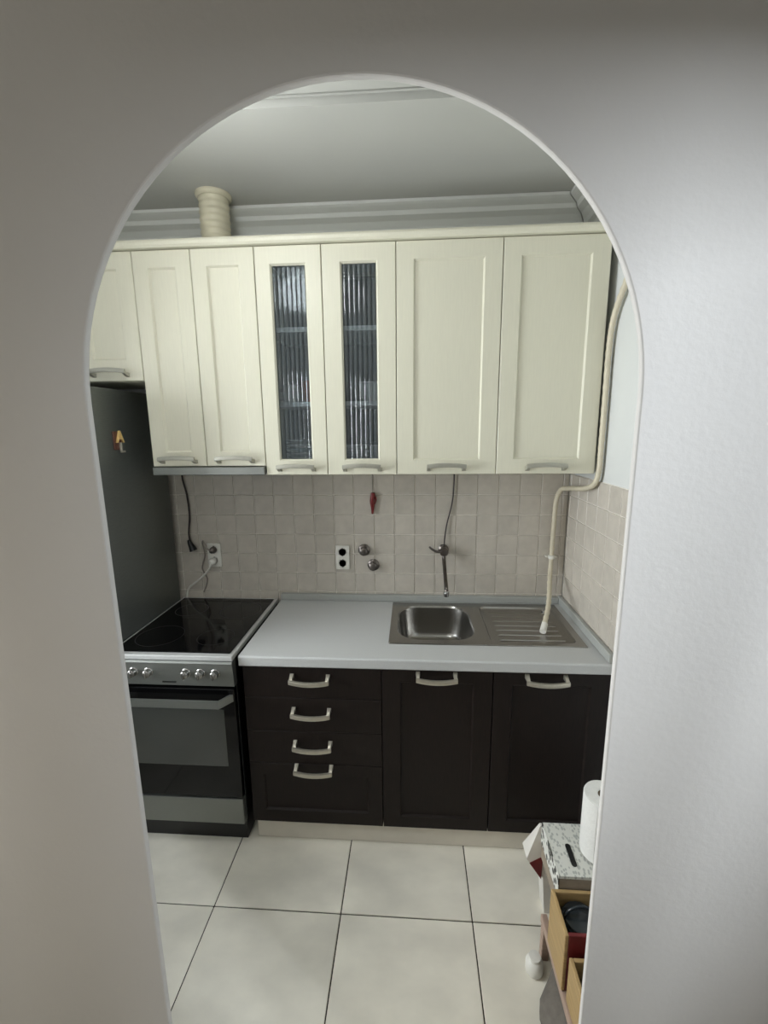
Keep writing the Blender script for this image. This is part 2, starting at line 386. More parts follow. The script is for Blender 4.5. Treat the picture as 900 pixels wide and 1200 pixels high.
def shaker(parent, name, x0, x1, z0, z1, yf, th, m, stile=.068, rail_b=.065, rail_t=.068, panel=None):
    """framed door: one frame mesh with a recessed panel as its own sub-part"""
    g = .0015; x0 += g; x1 -= g; z0 += g; z1 -= g
    t = BM(); yb = yf+th
    px0, px1, pz0, pz1 = x0+stile, x1-stile, z0+rail_b, z1-rail_t; e = .006
    def ring(a0, a1, c0, c1, y): return [(a0, y, c0), (a1, y, c0), (a1, y, c1), (a0, y, c1)]
    loft(t, [ring(px0, px1, pz0, pz1, yb), ring(x0, x1, z0, z1, yb), ring(x0, x1, z0, z1, yf+.002), ring(x0+.002, x1-.002, z0+.002, z1-.002, yf),
             ring(px0-e, px1+e, pz0-e, pz1+e, yf), ring(px0, px1, pz0, pz1, yf+.008), ring(px0, px1, pz0, pz1, yb)], False, False)
    d = obj(name, t, m, parent)
    if panel != 'open':
        t = BM(); box(t, px0, px1, yf+.008, yf+.014, pz0, pz1); obj('panel', t, m, d)
    # stile joints: hairline grooves where the rails meet the stiles
    return d, (px0, px1, pz0, pz1)
def carcass(parent, x0, x1, y0, y1, z0, z1, m, inner=None, shelves=(), top=True):
    t = BM(); p = .016; a, c = x0+.0006, x1-.0006
    box(t, a, a+p, y0, y1, z0, z1); box(t, c-p, c, y0, y1, z0, z1)
    box(t, a+p, c-p, y0, y1, z0, z0+p)
    if top: box(t, a+p, c-p, y0, y1, z1-p, z1)
    body = obj('body', t, m, parent)
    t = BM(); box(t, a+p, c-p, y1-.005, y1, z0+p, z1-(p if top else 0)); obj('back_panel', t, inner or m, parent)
    for z in shelves:
        t = BM(); box(t, a+p+.0005, c-p-.0005, y0+.012, y1-.006, z-.009, z+.009); obj('shelf', t, CERW, parent)

# ------------------------------------------------------------------ upper cabinets
UT, UB, UY = 2.3985, 1.531, -.333
U = [-2.41, -2.10, -1.8290, -1.5957, -1.3461, -1.0883, -.8062, -.4107, -.0250]
def upper(name, i0, i1, zb, label, shelves=(), inner=None):
    x0, x1 = U[i0], U[i1]
    t = thing(name, ((x0+x1)/2, -.16, zb), label, 'cabinet')
    carcass(t, x0, x1, UY+.0205, -.0055, zb, UT, CREAM, inner, shelves)
    return t
hz = {0: 1.943, 2: 1.592, 4: 1.5555, 6: 1.5555}
c1 = upper('wall_cabinet', 0, 2, 1.915, 'short cream wall cabinet above the dark fridge at far left')
c2 = upper('wall_cabinet', 2, 4, 1.568, 'cream wall cabinet with two narrow solid doors above the cooker hood')
c3 = upper('glass_cabinet', 4, 6, UB, 'cream wall cabinet with two reeded glass doors and crockery inside', (2.104, 1.817), SHADEIN)
c4 = upper('wall_cabinet', 6, 8, UB, 'wide cream wall cabinet with two solid doors above the sink')
HM = mat('upper_handle_metal', (172, 170, 158), .35, .45, noise=.05, nscale=60)
for i, c in ((0, c1), (1, c1), (2, c2), (3, c2), (6, c4), (7, c4)):
    zb = {0: 1.915, 1: 1.915, 2: 1.568, 3: 1.568}.get(i, UB)
    d, _ = shaker(c, 'door', U[i], U[i+1], zb, UT, UY, .02, CREAM, .070 if i > 3 or i < 2 else .066, .088 if i < 2 else .064)
    z = 1.939 if i < 2 else 1.588 if i < 4 else 1.553
    obj('handle', handle_bm((U[i]+U[i+1])/2, UY, z, 1), HM, d, smooth=True)
def reed_bm(x0, x1, z0, z1, y):
    t = BM(); n = 7; k = 8; top, bot = [], []
    prof = []
    for i in range(n*k+1):
        x = x0+(x1-x0)*i/(n*k); ph = (i % k)/k
        prof.append((x, y-.003-.0055*abs(math.sin(math.pi*ph))))
    prof += [(x1, y), (x0, y)]
    loft(t, [[(x, yy, z0) for x, yy in prof], [(x, yy, z1) for x, yy in prof]]); return t
for i in (4, 5):
    d, (a, bb, e, f) = shaker(c3, 'door', U[i], U[i+1], UB, UT, UY, .02, CREAM, .063 if i == 4 else .074, .064, .068, 'open')
    obj('glass_pane', reed_bm(a-.0, bb+.0, e, f, UY+.017), REED, d)
    obj('handle', handle_bm((U[i]+U[i+1])/2, UY, 1.553, 1), HM, d, smooth=True)
# cornice along the top of all wall cabinets
t = BM(); CP = [(-.010, 2.400), (-.335, 2.400), (-.347, 2.401), (-.353, 2.408), (-.355, 2.418), (-.352, 2.426), (-.345, 2.430), (-.010, 2.430)]
loft(t, [[(x, y, z) for y, z in CP] for x in (-2.41, -.014)])
tag(obj('cornice', t, CREAM), 'long cream cornice board running along the tops of the wall cabinets', 'cornice')
# cooker hood
t = thing('cooker_hood', (-1.588, -.18, 1.532), 'slim grey pull-out cooker hood under the two narrow cream doors', 'hood')
b = BM(); box(b, -1.815, -1.36, -.325, -.02, 1.536, 1.5665, .003); obj('body', b, STEELD, t)
b = BM(); box(b, -1.826, -1.349, -.346, -.3255, 1.533, 1.5665, .003); obj('front_strip', b, STEELD, t)
b = BM(); box(b, -1.78, -1.40, -.31, -.05, 1.532, 1.5358); obj('filter', b, DCHROME, t)

# crockery behind the reeded glass
def mug(name, x, y, z, r, h, m, label, hand=1):
    t = thing(name, (x, y, z), label, 'mug')
    b = BM(); lathe(b, [(r*.85, 0), (r, h*.15), (r, h), (r-.004, h), (r-.005, .006), (.003, .006)], (x, y, z), 20); obj('body', b, m, t, smooth=True)
    b = BM(); tube(b, [(x+hand*(r-.001), y, z+h*.25), (x+hand*(r+.018), y, z+h*.3), (x+hand*(r+.022), y, z+h*.6), (x+hand*(r-.001), y, z+h*.75)], .004, 6, 4); obj('handle', b, m, t, smooth='all')
S1, S2 = 1.8265, 1.5475
mug('mug', -1.262, -.20, S1, .034, .075, CERW, 'white mug on the middle shelf behind the left glass door', -1)
mug('mug', -1.178, -.20, S1, .032, .090, CERR, 'reddish mug on the middle shelf behind the left glass door', 1)
def plate(x, y, z, r, m): 
    b = BM(); lathe(b, [(r*.55, 0), (r*.6, .002), (r, .014), (r, .017), (r*.6, .006), (.002, .005)], (x, y, z), 28); return b
for k in range(7):
    o = obj('plate', plate(-1.212, -.19, S2+k*.0178+.0002, .085, CERW), CERB if k % 3 == 1 else CERW, smooth=True)
    tag(o, 'plate stacked behind the left glass door, ' + ('lowest', 'second from the bottom', 'third from the bottom', 'middle one', 'third from the top', 'second from the top', 'topmost')[k], 'plate', 'plates stacked behind the left glass door')
b = BM(); lathe(b, [(.03, 0), (.032, .02), (.034, .1), (.014, .13), (.012, .16), (.001, .16)], (-1.150, -.075, S2), 20)
tag(obj('bottle', b, CERG, smooth=True), 'green bottle behind the plates on the bottom shelf, left glass door', 'bottle')
b = BM(); lathe(b, [(.028, 0), (.045, .03), (.050, .08), (.046, .083), (.041, .03), (.003, .008)], (-.922, -.19, S1), 24)
tag(obj('bowl', b, CERW, smooth=True), 'deep white bowl on the middle shelf behind the right glass door', 'bowl')
mug('mug', -.898, -.21, S2, .030, .100, CERW, 'tall white mug on the bottom shelf behind the right glass door', 1)
for k in range(4):
    b = BM(); z = S2+.0002+k*.022; r = .052-.0*k
    lathe(b, [(r*.5, 0), (r*.8, .016), (r, .034), (r-.003, .035), (r*.75, .021), (.002, .009)], (-.985, -.185, z), 24)
    tag(obj('bowl', b, CERW, smooth=True), 'small white bowl in the stack behind the right glass door, ' + ('lowest', 'second lowest', 'third from the bottom', 'topmost')[k], 'bowl', 'small bowls behind the right glass door')

# ------------------------------------------------------------------ base cabinets
BX = [-1.4060, -.8607, -.4374, -.0060]; BY = -.583; BT = .8165; BB = .104
def base(name, x0, x1, label, cat='cabinet'):
    t = thing(name, ((x0+x1)/2, -.3, BB), label, cat); carcass(t, x0, x1, BY+.0205, -.012, BB, BT+.001, ESPR, None, (), False); return t
dr = base('drawer_cabinet', BX[0], BX[1], 'dark brown base cabinet with four drawers, beside the cooker')
zs = [.816, .681, .532, .386, .104]
for k in range(4):
    z1, z0 = zs[k], zs[k+1]
    if k < 3:
        t = BM(); box(t, BX[0]+.0015, BX[1]-.0015, BY, BY+.02, z0+.001, z1-.001, .0015, 1); d = obj('drawer', t, ESPR, dr)
    else:
        d, _ = shaker(dr, 'drawer', BX[0], BX[1], z0, z1, BY, .02, ESPR, .062, .064, .06)
    t = BM(); box(t, BX[0]+.03, BX[1]-.03, BY+.0205, -.06, z0+.02, z1-.03, 0); 
    obj('drawer_box', t, CARC, d)
    obj('handle', handle_bm(-1.138, BY, (.778, .634, .488, .380)[k], -1), PEWTER, d, smooth=True)
for i, lab in ((1, 'dark brown single-door base cabinet under the sink bowl, between drawers and right corner'), (2, 'dark brown single-door base cabinet in the right corner under the drainer')):
    c = base('base_cabinet', BX[i], BX[i+1], lab)
    d, _ = shaker(c, 'door', BX[i], BX[i+1], BB, BT, BY, .02, ESPR, .075, .06, .06)
    obj('handle', handle_bm((BX[i]+BX[i+1])/2-.002-.02*(i == 2), BY, .8005, -1), PEWTER, d, smooth=True)
t = BM(); box(t, -1.40, -.012, -.556, -.540, .001, .1025, .0015, 1)
tag(obj('plinth', t, mat('pale_plinth_board', (220, 214, 202), .5, noise=.05, nscale=10)), 'pale grey plinth board along the floor under the dark base cabinets', 'plinth')

# ------------------------------------------------------------------ worktop
WX0, WX1, WYF = -1.4125, -.006, -.596; T0, T1 = .8185, .860
SX0, SX1, SY0, SY1 = -.840, -.052, -.472, -.045          # sink outline
cx0, cx1, cy0, cy1 = SX0+.012, SX1-.012, SY0+.012, SY1-.012
wt = thing('worktop', (-.70, -.3, T0), 'grey laminate worktop with the sink set into it', 'worktop')
t = BM()
fp = [(cy0, T0), (cy0, T1), (WYF+.006, T1), (WYF+.002, T1-.002), (WYF, T1-.006), (WYF, T0+.004), (WYF+.003, T0)]
loft(t, [[(x, y, z) for y, z in fp] for x in (WX0, WX1)])
box(t, WX0, cx0, cy0, -.010, T0, T1); box(t, cx1, WX1, cy0, -.010, T0, T1); box(t, cx0, cx1, cy1, -.010, T0, T1)
obj('slab', t, LAM, wt)
t = BM(); box(t, WX0, -.026, -.030, -.0055, T1+.0002, .893, .004); obj('back_upstand', t, EDGE, wt)
t = BM(); box(t, -.0255, -.0055, -.590, -.0055, T1+.0002, .897, .004); obj('side_upstand', t, EDGE, wt)

# ------------------------------------------------------------------ sink
sk = thing('kitchen_sink', (-.45, -.26, T1), 'stainless steel inset sink with bowl and ribbed drainer', 'sink')
XM = -.452; ZR = .8645
t = BM()
b0 = (-.808, -.478, -.438, -.085); d0 = (-.425, -.082, -.445, -.085)
loft(t, [rrect(SX0, XM, SY0, SY1, .004, T1+.0004), rrect(SX0+.002, XM, SY0+.002, SY1-.002, .004, ZR), rrect(*b0, .095, ZR), rrect(b0[0]+.006, b0[1]-.006, b0[2]+.006, b0[3]-.006, .09, ZR-.008)], False, False)
loft(t, [rrect(XM, SX1, SY0, SY1, .004, T1+.0004), rrect(XM, SX1-.002, SY0+.002, SY1-.002, .004, ZR), rrect(*d0, .03, ZR), rrect(d0[0]+.006, d0[1]-.006, d0[2]+.006, d0[3]-.006, .026, ZR-.008)], False, False)
obj('rim', t, STEEL, sk, smooth=True)
t = BM(); k = .006
R = [rrect(b0[0]+k, b0[1]-k, b0[2]+k, b0[3]-k, .09, ZR-.008), rrect(b0[0]+.014, b0[1]-.014, b0[2]+.014, b0[3]-.014, .085, .80), rrect(b0[0]+.022, b0[1]-.022, b0[2]+.022, b0[3]-.022, .08, .735),
     rrect(b0[0]+.035, b0[1]-.035, b0[2]+.035, b0[3]-.035, .075, .715), rrect(b0[0]+.06, b0[1]-.06, b0[2]+.06, b0[3]-.06, .05, .708)]
loft(t, R, False, True); obj('bowl', t, STEEL, sk, smooth='all')
t = BM(); loft(t, [rrect(d0[0]+k, d0[1]-k, d0[2]+k, d0[3]-k, .026, ZR-.008), rrect(d0[0]+.018, d0[1]-.018, d0[2]+.018, d0[3]-.018, .02, ZR-.013)], False, True); obj('drainer', t, STEEL, sk, smooth=True)
for q in range(7):
    y = -.400+q*.045; t = BM()
    loft(t, [[(x, y+dy, ZR-.0132+dz*s) for dy, dz in ((-.006, 0), (-.002, .003), (.002, .003), (.006, 0))] for x, s in ((-.385, .3), (-.37, 1), (-.125, 1), (-.115, .3))])
    obj('rib', t, STEEL, sk)
t = BM(); lathe(t, [(.042, .7084), (.042, .711), (.034, .712), (.03, .7095), (.002, .7095)], (-.649, -.26, 0), 24); obj('drain', t, CHROME, sk, smooth=True)
t = BM(); lathe(t, [(.016, -.004), (.016, .001), (.012, .003), (.002, .001)], (-.115, -.11, ZR-.006), 20); obj('overflow', t, CHROME, sk, smooth=True)

# ------------------------------------------------------------------ tap on the wall above the sink
tp = thing('tap', (-.598, -.006, 1.12), 'dark metal wall tap with lever and drooping spout above the sink bowl', 'tap')
t = BM(); lathe(t, [(.026, 0), (.026, .006), (.016, .014), (.014, .03)], (-.590, -.0045, 1.128), 20, 'y'); lathe(t, [(.019, .028), (.021, .034), (.021, .058), (.016, .066), (.004, .067)], (-.590, -.0045, 1.128), 20, 'y'); obj('body', t, DCHROME, tp, smooth=True)
t = BM(); tube(t, [(-.594, -.06, 1.138), (-.620, -.068, 1.132), (-.645, -.07, 1.143), (-.662, -.072, 1.158)], lambda u: .0075-.003*u, 8, 4); obj('lever', t, DCHROME, tp, smooth='all')
t = BM(); tube(t, [(-.590, -.045, 1.112), (-.590, -.06, 1.085), (-.589, -.10, 1.055), (-.589, -.16, 1.022), (-.588, -.20, .992), (-.588, -.206, .968)], .0095, 10, 5); obj('spout', t, DCHROME, tp, smooth='all')
t = BM(); lathe(t, [(.012, .962), (.013, .968), (.013, .985), (.010, .988)], (-.588, -.206, 0), 14); obj('spout_tip', t, CHROME, tp, smooth=True)
t = BM(); tube(t, [(-.545, -.012, 1.531), (-.545, -.012, 1.45), (-.552, -.012, 1.36), (-.575, -.014, 1.26), (-.585, -.018, 1.19), (-.588, -.024, 1.150)], .0032, 8, 5)
tag(obj('cable', t, CABLE, smooth='all'), 'thin dark cable hanging behind the tap from the wide cabinet', 'cable')
# two wall valves
for n, (x, z, lab) in enumerate(((-.983, 1.122, 'round metal stop valve on the tiles, upper one right of the socket'), (-.937, 1.045, 'round metal stop valve on the tiles, lower one right of the socket'))):
    v = thing('stop_valve', (x, -.005, z), lab, 'valve', 'stop valves on the tiled wall')
    t = BM(); lathe(t, [(.030, 0), (.030, .004), (.022, .010), (.012, .012), (.012, .022)], (x, -.0045, z), 24, 'y'); obj('rosette', t, DCHROME, v, smooth=True)
    t = BM()
    lathe(t, [(.018, .022), (.021, .026), (.021, .040), (.014, .045), (.003, .046)], (x, -.0045, z), 8, 'y'); obj('knob', t, DCHROME, v, smooth=True)
# chilli ornament on a string
ch = thing('chilli_ornament', (-.936, -.02, 1.31), 'dark red chilli ornament hanging on a string below the glass cabinet', 'ornament')
t = BM(); tube(t, [(-.936, -.018, 1.530), (-.936, -.018, 1.410)], .0012, 6, 1); obj('string', t, CABLE, ch)
t = BM(); tube(t, [(-.934, -.018, 1.412), (-.934, -.018, 1.398), (-.938, -.018, 1.37), (-.936, -.018, 1.34), (-.938, -.018, 1.307)], lambda u: .004+.008*math.sin(math.pi*min(1, .25+u*.75)) if u < .98 else .002, 8, 5); obj('pod', t, CHILI, ch, smooth='all')
t = BM(); tube(t, [(-.926, -.018, 1.395), (-.920, -.018, 1.378), (-.926, -.018, 1.355)], lambda u: .006-.004*u, 8, 4); obj('pod', t, CHILI, ch, smooth='all')
# sockets
def socket(x, z, lab):
    s = thing('wall_socket', (x, -.005, z), lab, 'socket')
    t = BM(); box(t, x-.035, x+.035, -.0145, -.0045, z-.062, z+.062, .003); obj('frame', t, WPLAS, s)
    for dz in (-.029, .029):
        t = BM(); lathe(t, [(.0215, .0), (.0215, .0015), (.019, .0015), (.018, -.0035), (.002, -.0035)], (x, -.0145, z+dz), 24, 'y'); f = obj('socket_face', t, WPLAS, s, smooth=True)
        t = BM()
        for dx in (-.0095, .0095): lathe(t, [(.003, 0), (.003, .0006)], (x+dx, -.0112, z+dz), 8, 'y')
        box(t, x-.003, x+.003, -.0165, -.0112, z+dz+.0165, z+dz+.0205); box(t, x-.003, x+.003, -.0165, -.0112, z+dz-.0205, z+dz-.0165)
        obj('contact', t, BPLAS, f)
    return s
socket(-1.092, 1.083, 'white upright double wall socket with empty outlets, left of the valves')
socket(-1.752, 1.091, 'white upright double wall socket with plugs in it, beside the fridge')
pg = thing('power_plug', (-1.756, -.02, 1.055), 'white plug and cord in the socket beside the fridge', 'plug')
t = BM(); lathe(t, [(.017, 0), (.019, .006), (.016, .028), (.007, .036)], (-1.756, -.0165, 1.062), 16, 'y'); obj('plug_body', t, WPLAS, pg, smooth=True)
t = BM(); tube(t, [(-1.756, -.050, 1.058), (-1.762, -.052, 1.035), (-1.80, -.035, .995), (-1.86, -.03, .945), (-1.90, -.014, .915), (-1.915, -.012, .88), (-1.915, -.012, .84)], .005, 8, 5); obj('cord', t, WPLAS, pg, smooth='all')
pg = thing('power_plug', (-1.752, -.02, 1.12), 'grey plug with a looping lead in the upper outlet beside the fridge', 'plug')
t = BM(); lathe(t, [(.017, 0), (.018, .006), (.014, .024), (.006, .030)], (-1.752, -.0165, 1.12), 16, 'y'); obj('plug_body', t, DCHROME, pg, smooth=True)
t = BM(); tube(t, [(-1.753, -.046, 1.12), (-1.772, -.045, 1.135), (-1.792, -.036, 1.170), (-1.806, -.02, 1.15), (-1.802, -.012, 1.09), (-1.822, -.012, 1.02), (-1.800, -.012, .96), (-1.825, -.012, .89)], .0035, 8, 5); obj('cord', t, mat('grey_lead', (140, 132, 124), .5, noise=.05, nscale=40), pg, smooth='all')
hp = thing('hood_lead', (-1.865, -.02, 1.13), 'black lead with a loose black plug hanging below the cooker hood', 'cable')
t = BM(); tube(t, [(-1.882, -.015, 1.565), (-1.880, -.015, 1.48), (-1.866, -.015, 1.40), (-1.862, -.015, 1.30), (-1.874, -.015, 1.21), (-1.872, -.016, 1.168)], .0045, 8, 5); obj('cord', t, CABLE, hp, smooth='all')
t = BM(); tube(t, [(-1.874, -.022, 1.172), (-1.868, -.024, 1.155), (-1.858, -.026, 1.135), (-1.852, -.026, 1.118)], lambda u: .008+.012*u, 10, 3); obj('plug_body', t, BPLAS, hp, smooth='all')

# ------------------------------------------------------------------ drain hose from above the right cabinet into the sink
hs = thing('drain_hose', (-.02, -.33, 1.5), 'cream drain hose running beside the right cabinet down into the sink', 'hose')
t = BM(); tube(t, [(-.016, -.70, 2.48), (-.016, -.67, 2.445), (-.016, -.58, 2.345), (-.016, -.46, 2.215), (-.016, -.375, 2.11), (-.016, -.352, 2.0), (-.016, -.352, 1.8), (-.016, -.352, 1.62), (-.016, -.350, 1.545), (-.022, -.330, 1.490), (-.030, -.25, 1.462), (-.045, -.12, 1.445), (-.058, -.055, 1.43), (-.070, -.036, 1.37), (-.072, -.030, 1.25), (-.074, -.030, 1.10), (-.085, -.06, 1.02), (-.135, -.22, .935), (-.185, -.33, .878)], .0105, 10, 10, ribs=1); obj('hose', t, HOSEM, hs, smooth='all')
t = BM(); lathe(t, [(.013, 1.092), (.016, 1.094), (.016, 1.108), (.013, 1.110)], (-.074, -.030, 0), 16); box(t, -.10, -.05, -.034, -.006, 1.098, 1.104); obj('clip', t, WPLAS, hs)
t = BM(); box(t, -.030, -.0005, -.705, -.680, 2.462, 2.480, .002, 1); obj('wall_clip', t, WPLAS, hs)
t = BM(); tube(t, [(-.176, -.315, .886), (-.194, -.352, .868)], .0135, 12, 1); obj('nozzle', t, WPLAS, hs, smooth=True)

# ------------------------------------------------------------------ vent duct on top of the cabinets
vd = thing('vent_duct', (-1.54, -.20, 2.431), 'cream corrugated vent duct from the cabinet tops into the ceiling', 'duct')
t = BM(); prof = []
for i in range(33):
    z = 2.4315+(2.628-2.4315)*i/32; prof.append((.056+(.0032 if (i//2) % 2 else 0), z))
lathe(t, prof, (-1.54, -.20, 0), 28); obj('duct_tube', t, DUCTM, vd, smooth='all')
t = BM(); lathe(t, [(.0605, 2.622), (.066, 2.626), (.070, 2.633), (.070, 2.639), (.058, 2.639)], (-1.54, -.20, 0), 28, cap0=False, cap1=False); obj('collar', t, DUCTM, vd, smooth=True)

# ------------------------------------------------------------------ fridge
FXR = -1.936
fr = thing('fridge', (-2.17, -.32, 0), 'tall dark graphite fridge at the left end beside the cooker', 'fridge')
t = BM(); box(t, -2.41, FXR, -.56, -.04, .03, 1.882, .006); obj('body', t, FRIDGE, fr)
t = BM(); box(t, -2.41, FXR, -.632, -.575, .66, 1.882, .008); d = obj('door', t, FRIDGE, fr)
t = BM(); box(t, -1.99, -1.965, -.668, -.633, .95, 1.35, .006); obj('handle', t, STEELD, d)
t = BM(); box(t, -2.41, FXR, -.632, -.575, .06, .652, .008); d = obj('door', t, FRIDGE, fr)
t = BM(); box(t, -1.99, -1.965, -.668, -.633, .40, .62, .006); obj('handle', t, STEELD, d)
t = BM(); box(t, -2.40, FXR-.006, -.575, -.56, .06, 1.875); obj('door_seal', t, SEAL, fr)
for x in (-2.37, -1.98):
    for y in (-.52, -.08): t = BM(); lathe(t, [(.018, 0), (.018, .03)], (x, y, .0002), 12); obj('foot', t, BPLAS, fr)
# letter magnet on the side of the fridge
mg = thing('fridge_magnet', (FXR+.003, -.378, 1.68), 'small gold and maroon letter magnet on the side of the fridge', 'magnet')
t = BM(); box(t, FXR+.0004, FXR+.006, -.416, -.366, 1.642, 1.716, .003); obj('backing', t, mat('dark_brown_magnet', (72, 42, 30), .5, noise=.1, nscale=60), mg)
def letters(txt, y, z, size, ext, m, parent, name):
    cu = bpy.data.curves.new(name, 'FONT'); cu.body = txt; cu.size = size; cu.extrude = ext; cu.bevel_depth = .0012; cu.resolution_u = 3
    o = bpy.data.objects.new(name, cu); COL.objects.link(o); bpy.context.view_layer.update()
    me = bpy.data.meshes.new_from_object(o.evaluated_get(bpy.context.evaluated_depsgraph_get())); bpy.data.objects.remove(o)
    b = BM(); b.from_mesh(me); bpy.data.meshes.remove(me)
    bmesh.ops.transform(b, matrix=Matrix.Translation((FXR+.009, y, z)) @ Matrix(((0, 0, 1, 0), (1, 0, 0, 0), (0, 1, 0, 0), (0, 0, 0, 1))), verts=b.verts)
    return obj(name, b, m, parent)
letters('A', -.404, 1.672, .066, .003, GOLD, mg, 'letter')
letters('L', -.388, 1.632, .056, .003, PEWTER, mg, 'letter')

# ------------------------------------------------------------------ cooker
CX0, CX1, CF = -1.930, -1.430, -.612
ck = thing('cooker', (-1.68, -.3, 0), 'black and steel freestanding cooker with glass hob between fridge and drawers', 'cooker')
t = BM(); box(t, CX0+.002, CX1-.002, CF+.03, -.03, .10, .845, .003); obj('body', t, BLACK, ck)
t = BM(); box(t, CX0+.012, CX1-.012, CF+.045, -.06, .0005, .0995); obj('plinth', t, BLACK, ck)
t = BM(); box(t, CX0, CX1, CF, -.022, .846, .866, .003); obj('hob_frame', t, mat('light_steel_edge', (198, 198, 196), .35, .3, noise=.04, nscale=40), ck)
t = BM(); box(t, CX0+.014, CX1-.016, CF+.022, -.042, .8655, .870, .0015, 1); hob = obj('glass_hob', t, BGLASS, ck)
RING = mat('hob_ring_print', (30, 29, 29), .3, noise=.05, nscale=40)
for x, y, r in ((-1.80, -.46, .095), (-1.56, -.46, .075), (-1.80, -.19, .075), (-1.56, -.19, .095)):
    t = BM(); lathe(t, [(r, .8701), (r, .8703), (r-.003, .8703), (r-.003, .8701)], (x, y, 0), 40, cap0=False, cap1=False); obj('hob_ring', t, RING, hob)
t = BM(); loft(t, [[(x, y, z) for y, z in ((CF+.029, .8455), (CF-.004, .8455), (CF-.008, .838), (CF-.004, .832), (CF+.002, .740), (CF+.029, .738))] for x in (CX0, CX1)]); cp = obj('control_panel', t, STEELD, ck)
for x in (-1.885, -1.826, -1.766, -1.615, -1.557, -1.499):
    t = BM(); z = .796; lathe(t, [(.019, .0), (.0185, .004), (.016, .006), (.0145, .022), (.011, .025), (.002, .0255)], (x, CF+.000, z), 20, 'y')
    box(t, x-.003, x+.003, CF-.030, CF-.024, z-.014, z+.014, .001, 1); obj('knob', t, STEEL, ck, smooth=True)
t = BM(); box(t, -1.715, -1.660, CF-.0018, CF+.002, .752, .758); obj('badge', t, BLACK, cp)
t = BM(); box(t, CX0+.002, CX1-.002, CF+.002, CF+.0295, .238, .728, .004); dd = obj('oven_door', t, BGLASS, ck)
t = BM(); box(t, -1.862, -1.480, CF+.0005, CF+.003, .385, .640, .001, 1); obj('oven_window', t, OVGLASS, dd)
# flat bar handle with angled ends
t = BM(); hy = CF-.050; z0, z1 = .676, .706
P = [(CX0+.008, CF+.0018), (CX0+.045, hy), (CX1-.045, hy), (CX1-.008, CF+.0018)]
rings = [[(x, y, z0), (x, y, z1), (x+dx, y+.010, z1), (x+dx, y+.010, z0)] for (x, y), dx in zip(P, (.006, .004, -.004, -.006))]
loft(t, rings); obj('handle', t, STEELD, dd)
t = BM(); box(t, CX0+.003, CX1-.003, CF+.002, CF+.0295, .112, .230, .003); obj('drawer_front', t, STEELD, ck)

# ------------------------------------------------------------------ rack with crates by the right jamb
RX = -.322
rk = thing('low_rack', (-.17, -1.12, 0), 'low pinkish wooden rack with crates on it beside the right wall', 'rack')
for x in (RX+.012, -.022):
    for y in (-.935, -1.395):
        t = BM(); box(t, x-.012, x+.012, y-.012, y+.012, .0003, .1195, .002, 1); obj('leg', t, WOODR, rk)
for x0, x1 in ((RX, RX+.020), (-.032, -.012)):
    t = BM(); box(t, x0, x1, -1.41, -.915, .120, .150, .003); obj('rail', t, WOODR, rk)
for i in range(4):
    y = -.945-.145*i; t = BM(); box(t, RX+.0205, -.0325, y-.03, y+.012, .125, .1412, .001, 1); obj('slat', t, WOODR, rk)
ZS = .1505
def crate(name, x0, x1, y0, y1, z0, z1, lab, red=False):
    c = thing(name, ((x0+x1)/2, (y0+y1)/2, z0), lab, 'crate'); p = .010
    for nm, a in (('side_board', (x0, x0+p, y0, y1)), ('side_board', (x1-p, x1, y0, y1)), ('end_board', (x0+p+.0003, x1-p-.0003, y1-p, y1)), ('end_board', (x0+p+.0003, x1-p-.0003, y0, y0+p))):
        t = BM(); box(t, *a, z0, z1, .0015, 1)
        o = obj(nm, t, MAROON if (red and nm == 'end_board' and a[2] == y0) else WOODC, c)
        if red and nm == 'end_board' and a[2] == y0: o['label'] = 'maroon end board'
    t = BM(); box(t, x0+p+.0003, x1-p-.0003, y0+p+.0003, y1-p-.0003, z0+.001, z0+.008); obj('bottom_board', t, WOODC, c)
    return c
c = crate('wooden_crate', RX-.002, -.06, -1.118, -.992, ZS+.001, .345, 'pale wooden crate with a maroon end, holding dark pots', True)
t = BM(); x, y, z = -.232, -1.1215, .318
for s in (-1, 1):
    tube(t, [(x, y, z), (x+s*.012, y-.008, z+.016), (x+s*.026, y-.008, z+.010), (x+s*.022, y-.006, z-.008), (x, y, z)], .005, 6, 4)
    tube(t, [(x, y-.002, z), (x+s*.010, y-.003, z-.02), (x+s*.016, y-.003, z-.04)], .004, 6, 3)
obj('bow', t, PINK, c, smooth='all')
crate('wooden_crate', -.316, -.08, -1.285, -1.1345, ZS+.001, .296, 'lower pale wooden crate nearest the viewer with a dark pot in it')
def pot(x, y, z, r, h, lab, cat='pot'):
    p = thing('cooking_pot', (x, y, z), lab, cat)
    t = BM(); lathe(t, [(r*.8, 0), (r*.97, .012), (r, h*.5), (r, h-.004), (r+.003, h), (r*.96, h), (r*.94, .02), (.003, .012)], (x, y, z), 28); obj('body', t, POT, p, smooth=True)
    return p
p = pot(-.2575, -1.055, ZS+.0095, .0485, .158, 'dark rounded pot at the left of the maroon-ended crate')
t = BM(); tube(t, [(-.304, -1.0555, .322), (-.292, -1.0555, .350), (-.2575, -1.0555, .366), (-.223, -1.0555, .350), (-.211, -1.0555, .322)], .0045, 8, 5); obj('bail_handle', t, POT, p, smooth='all')
t = BM(); lathe(t, [(.0485, .3185), (.046, .326), (.028, .332), (.002, .334)], (-.2575, -1.0555, 0), 28); obj('lid', t, POT, p, smooth=True)
pot(-.1475, -1.055, ZS+.0095, .0485, .170, 'dark rounded pot at the right of the maroon-ended crate')
p = pot(-.236, -1.2095, ZS+.0095, .0575, .105, 'dark shiny pot in the low front crate')
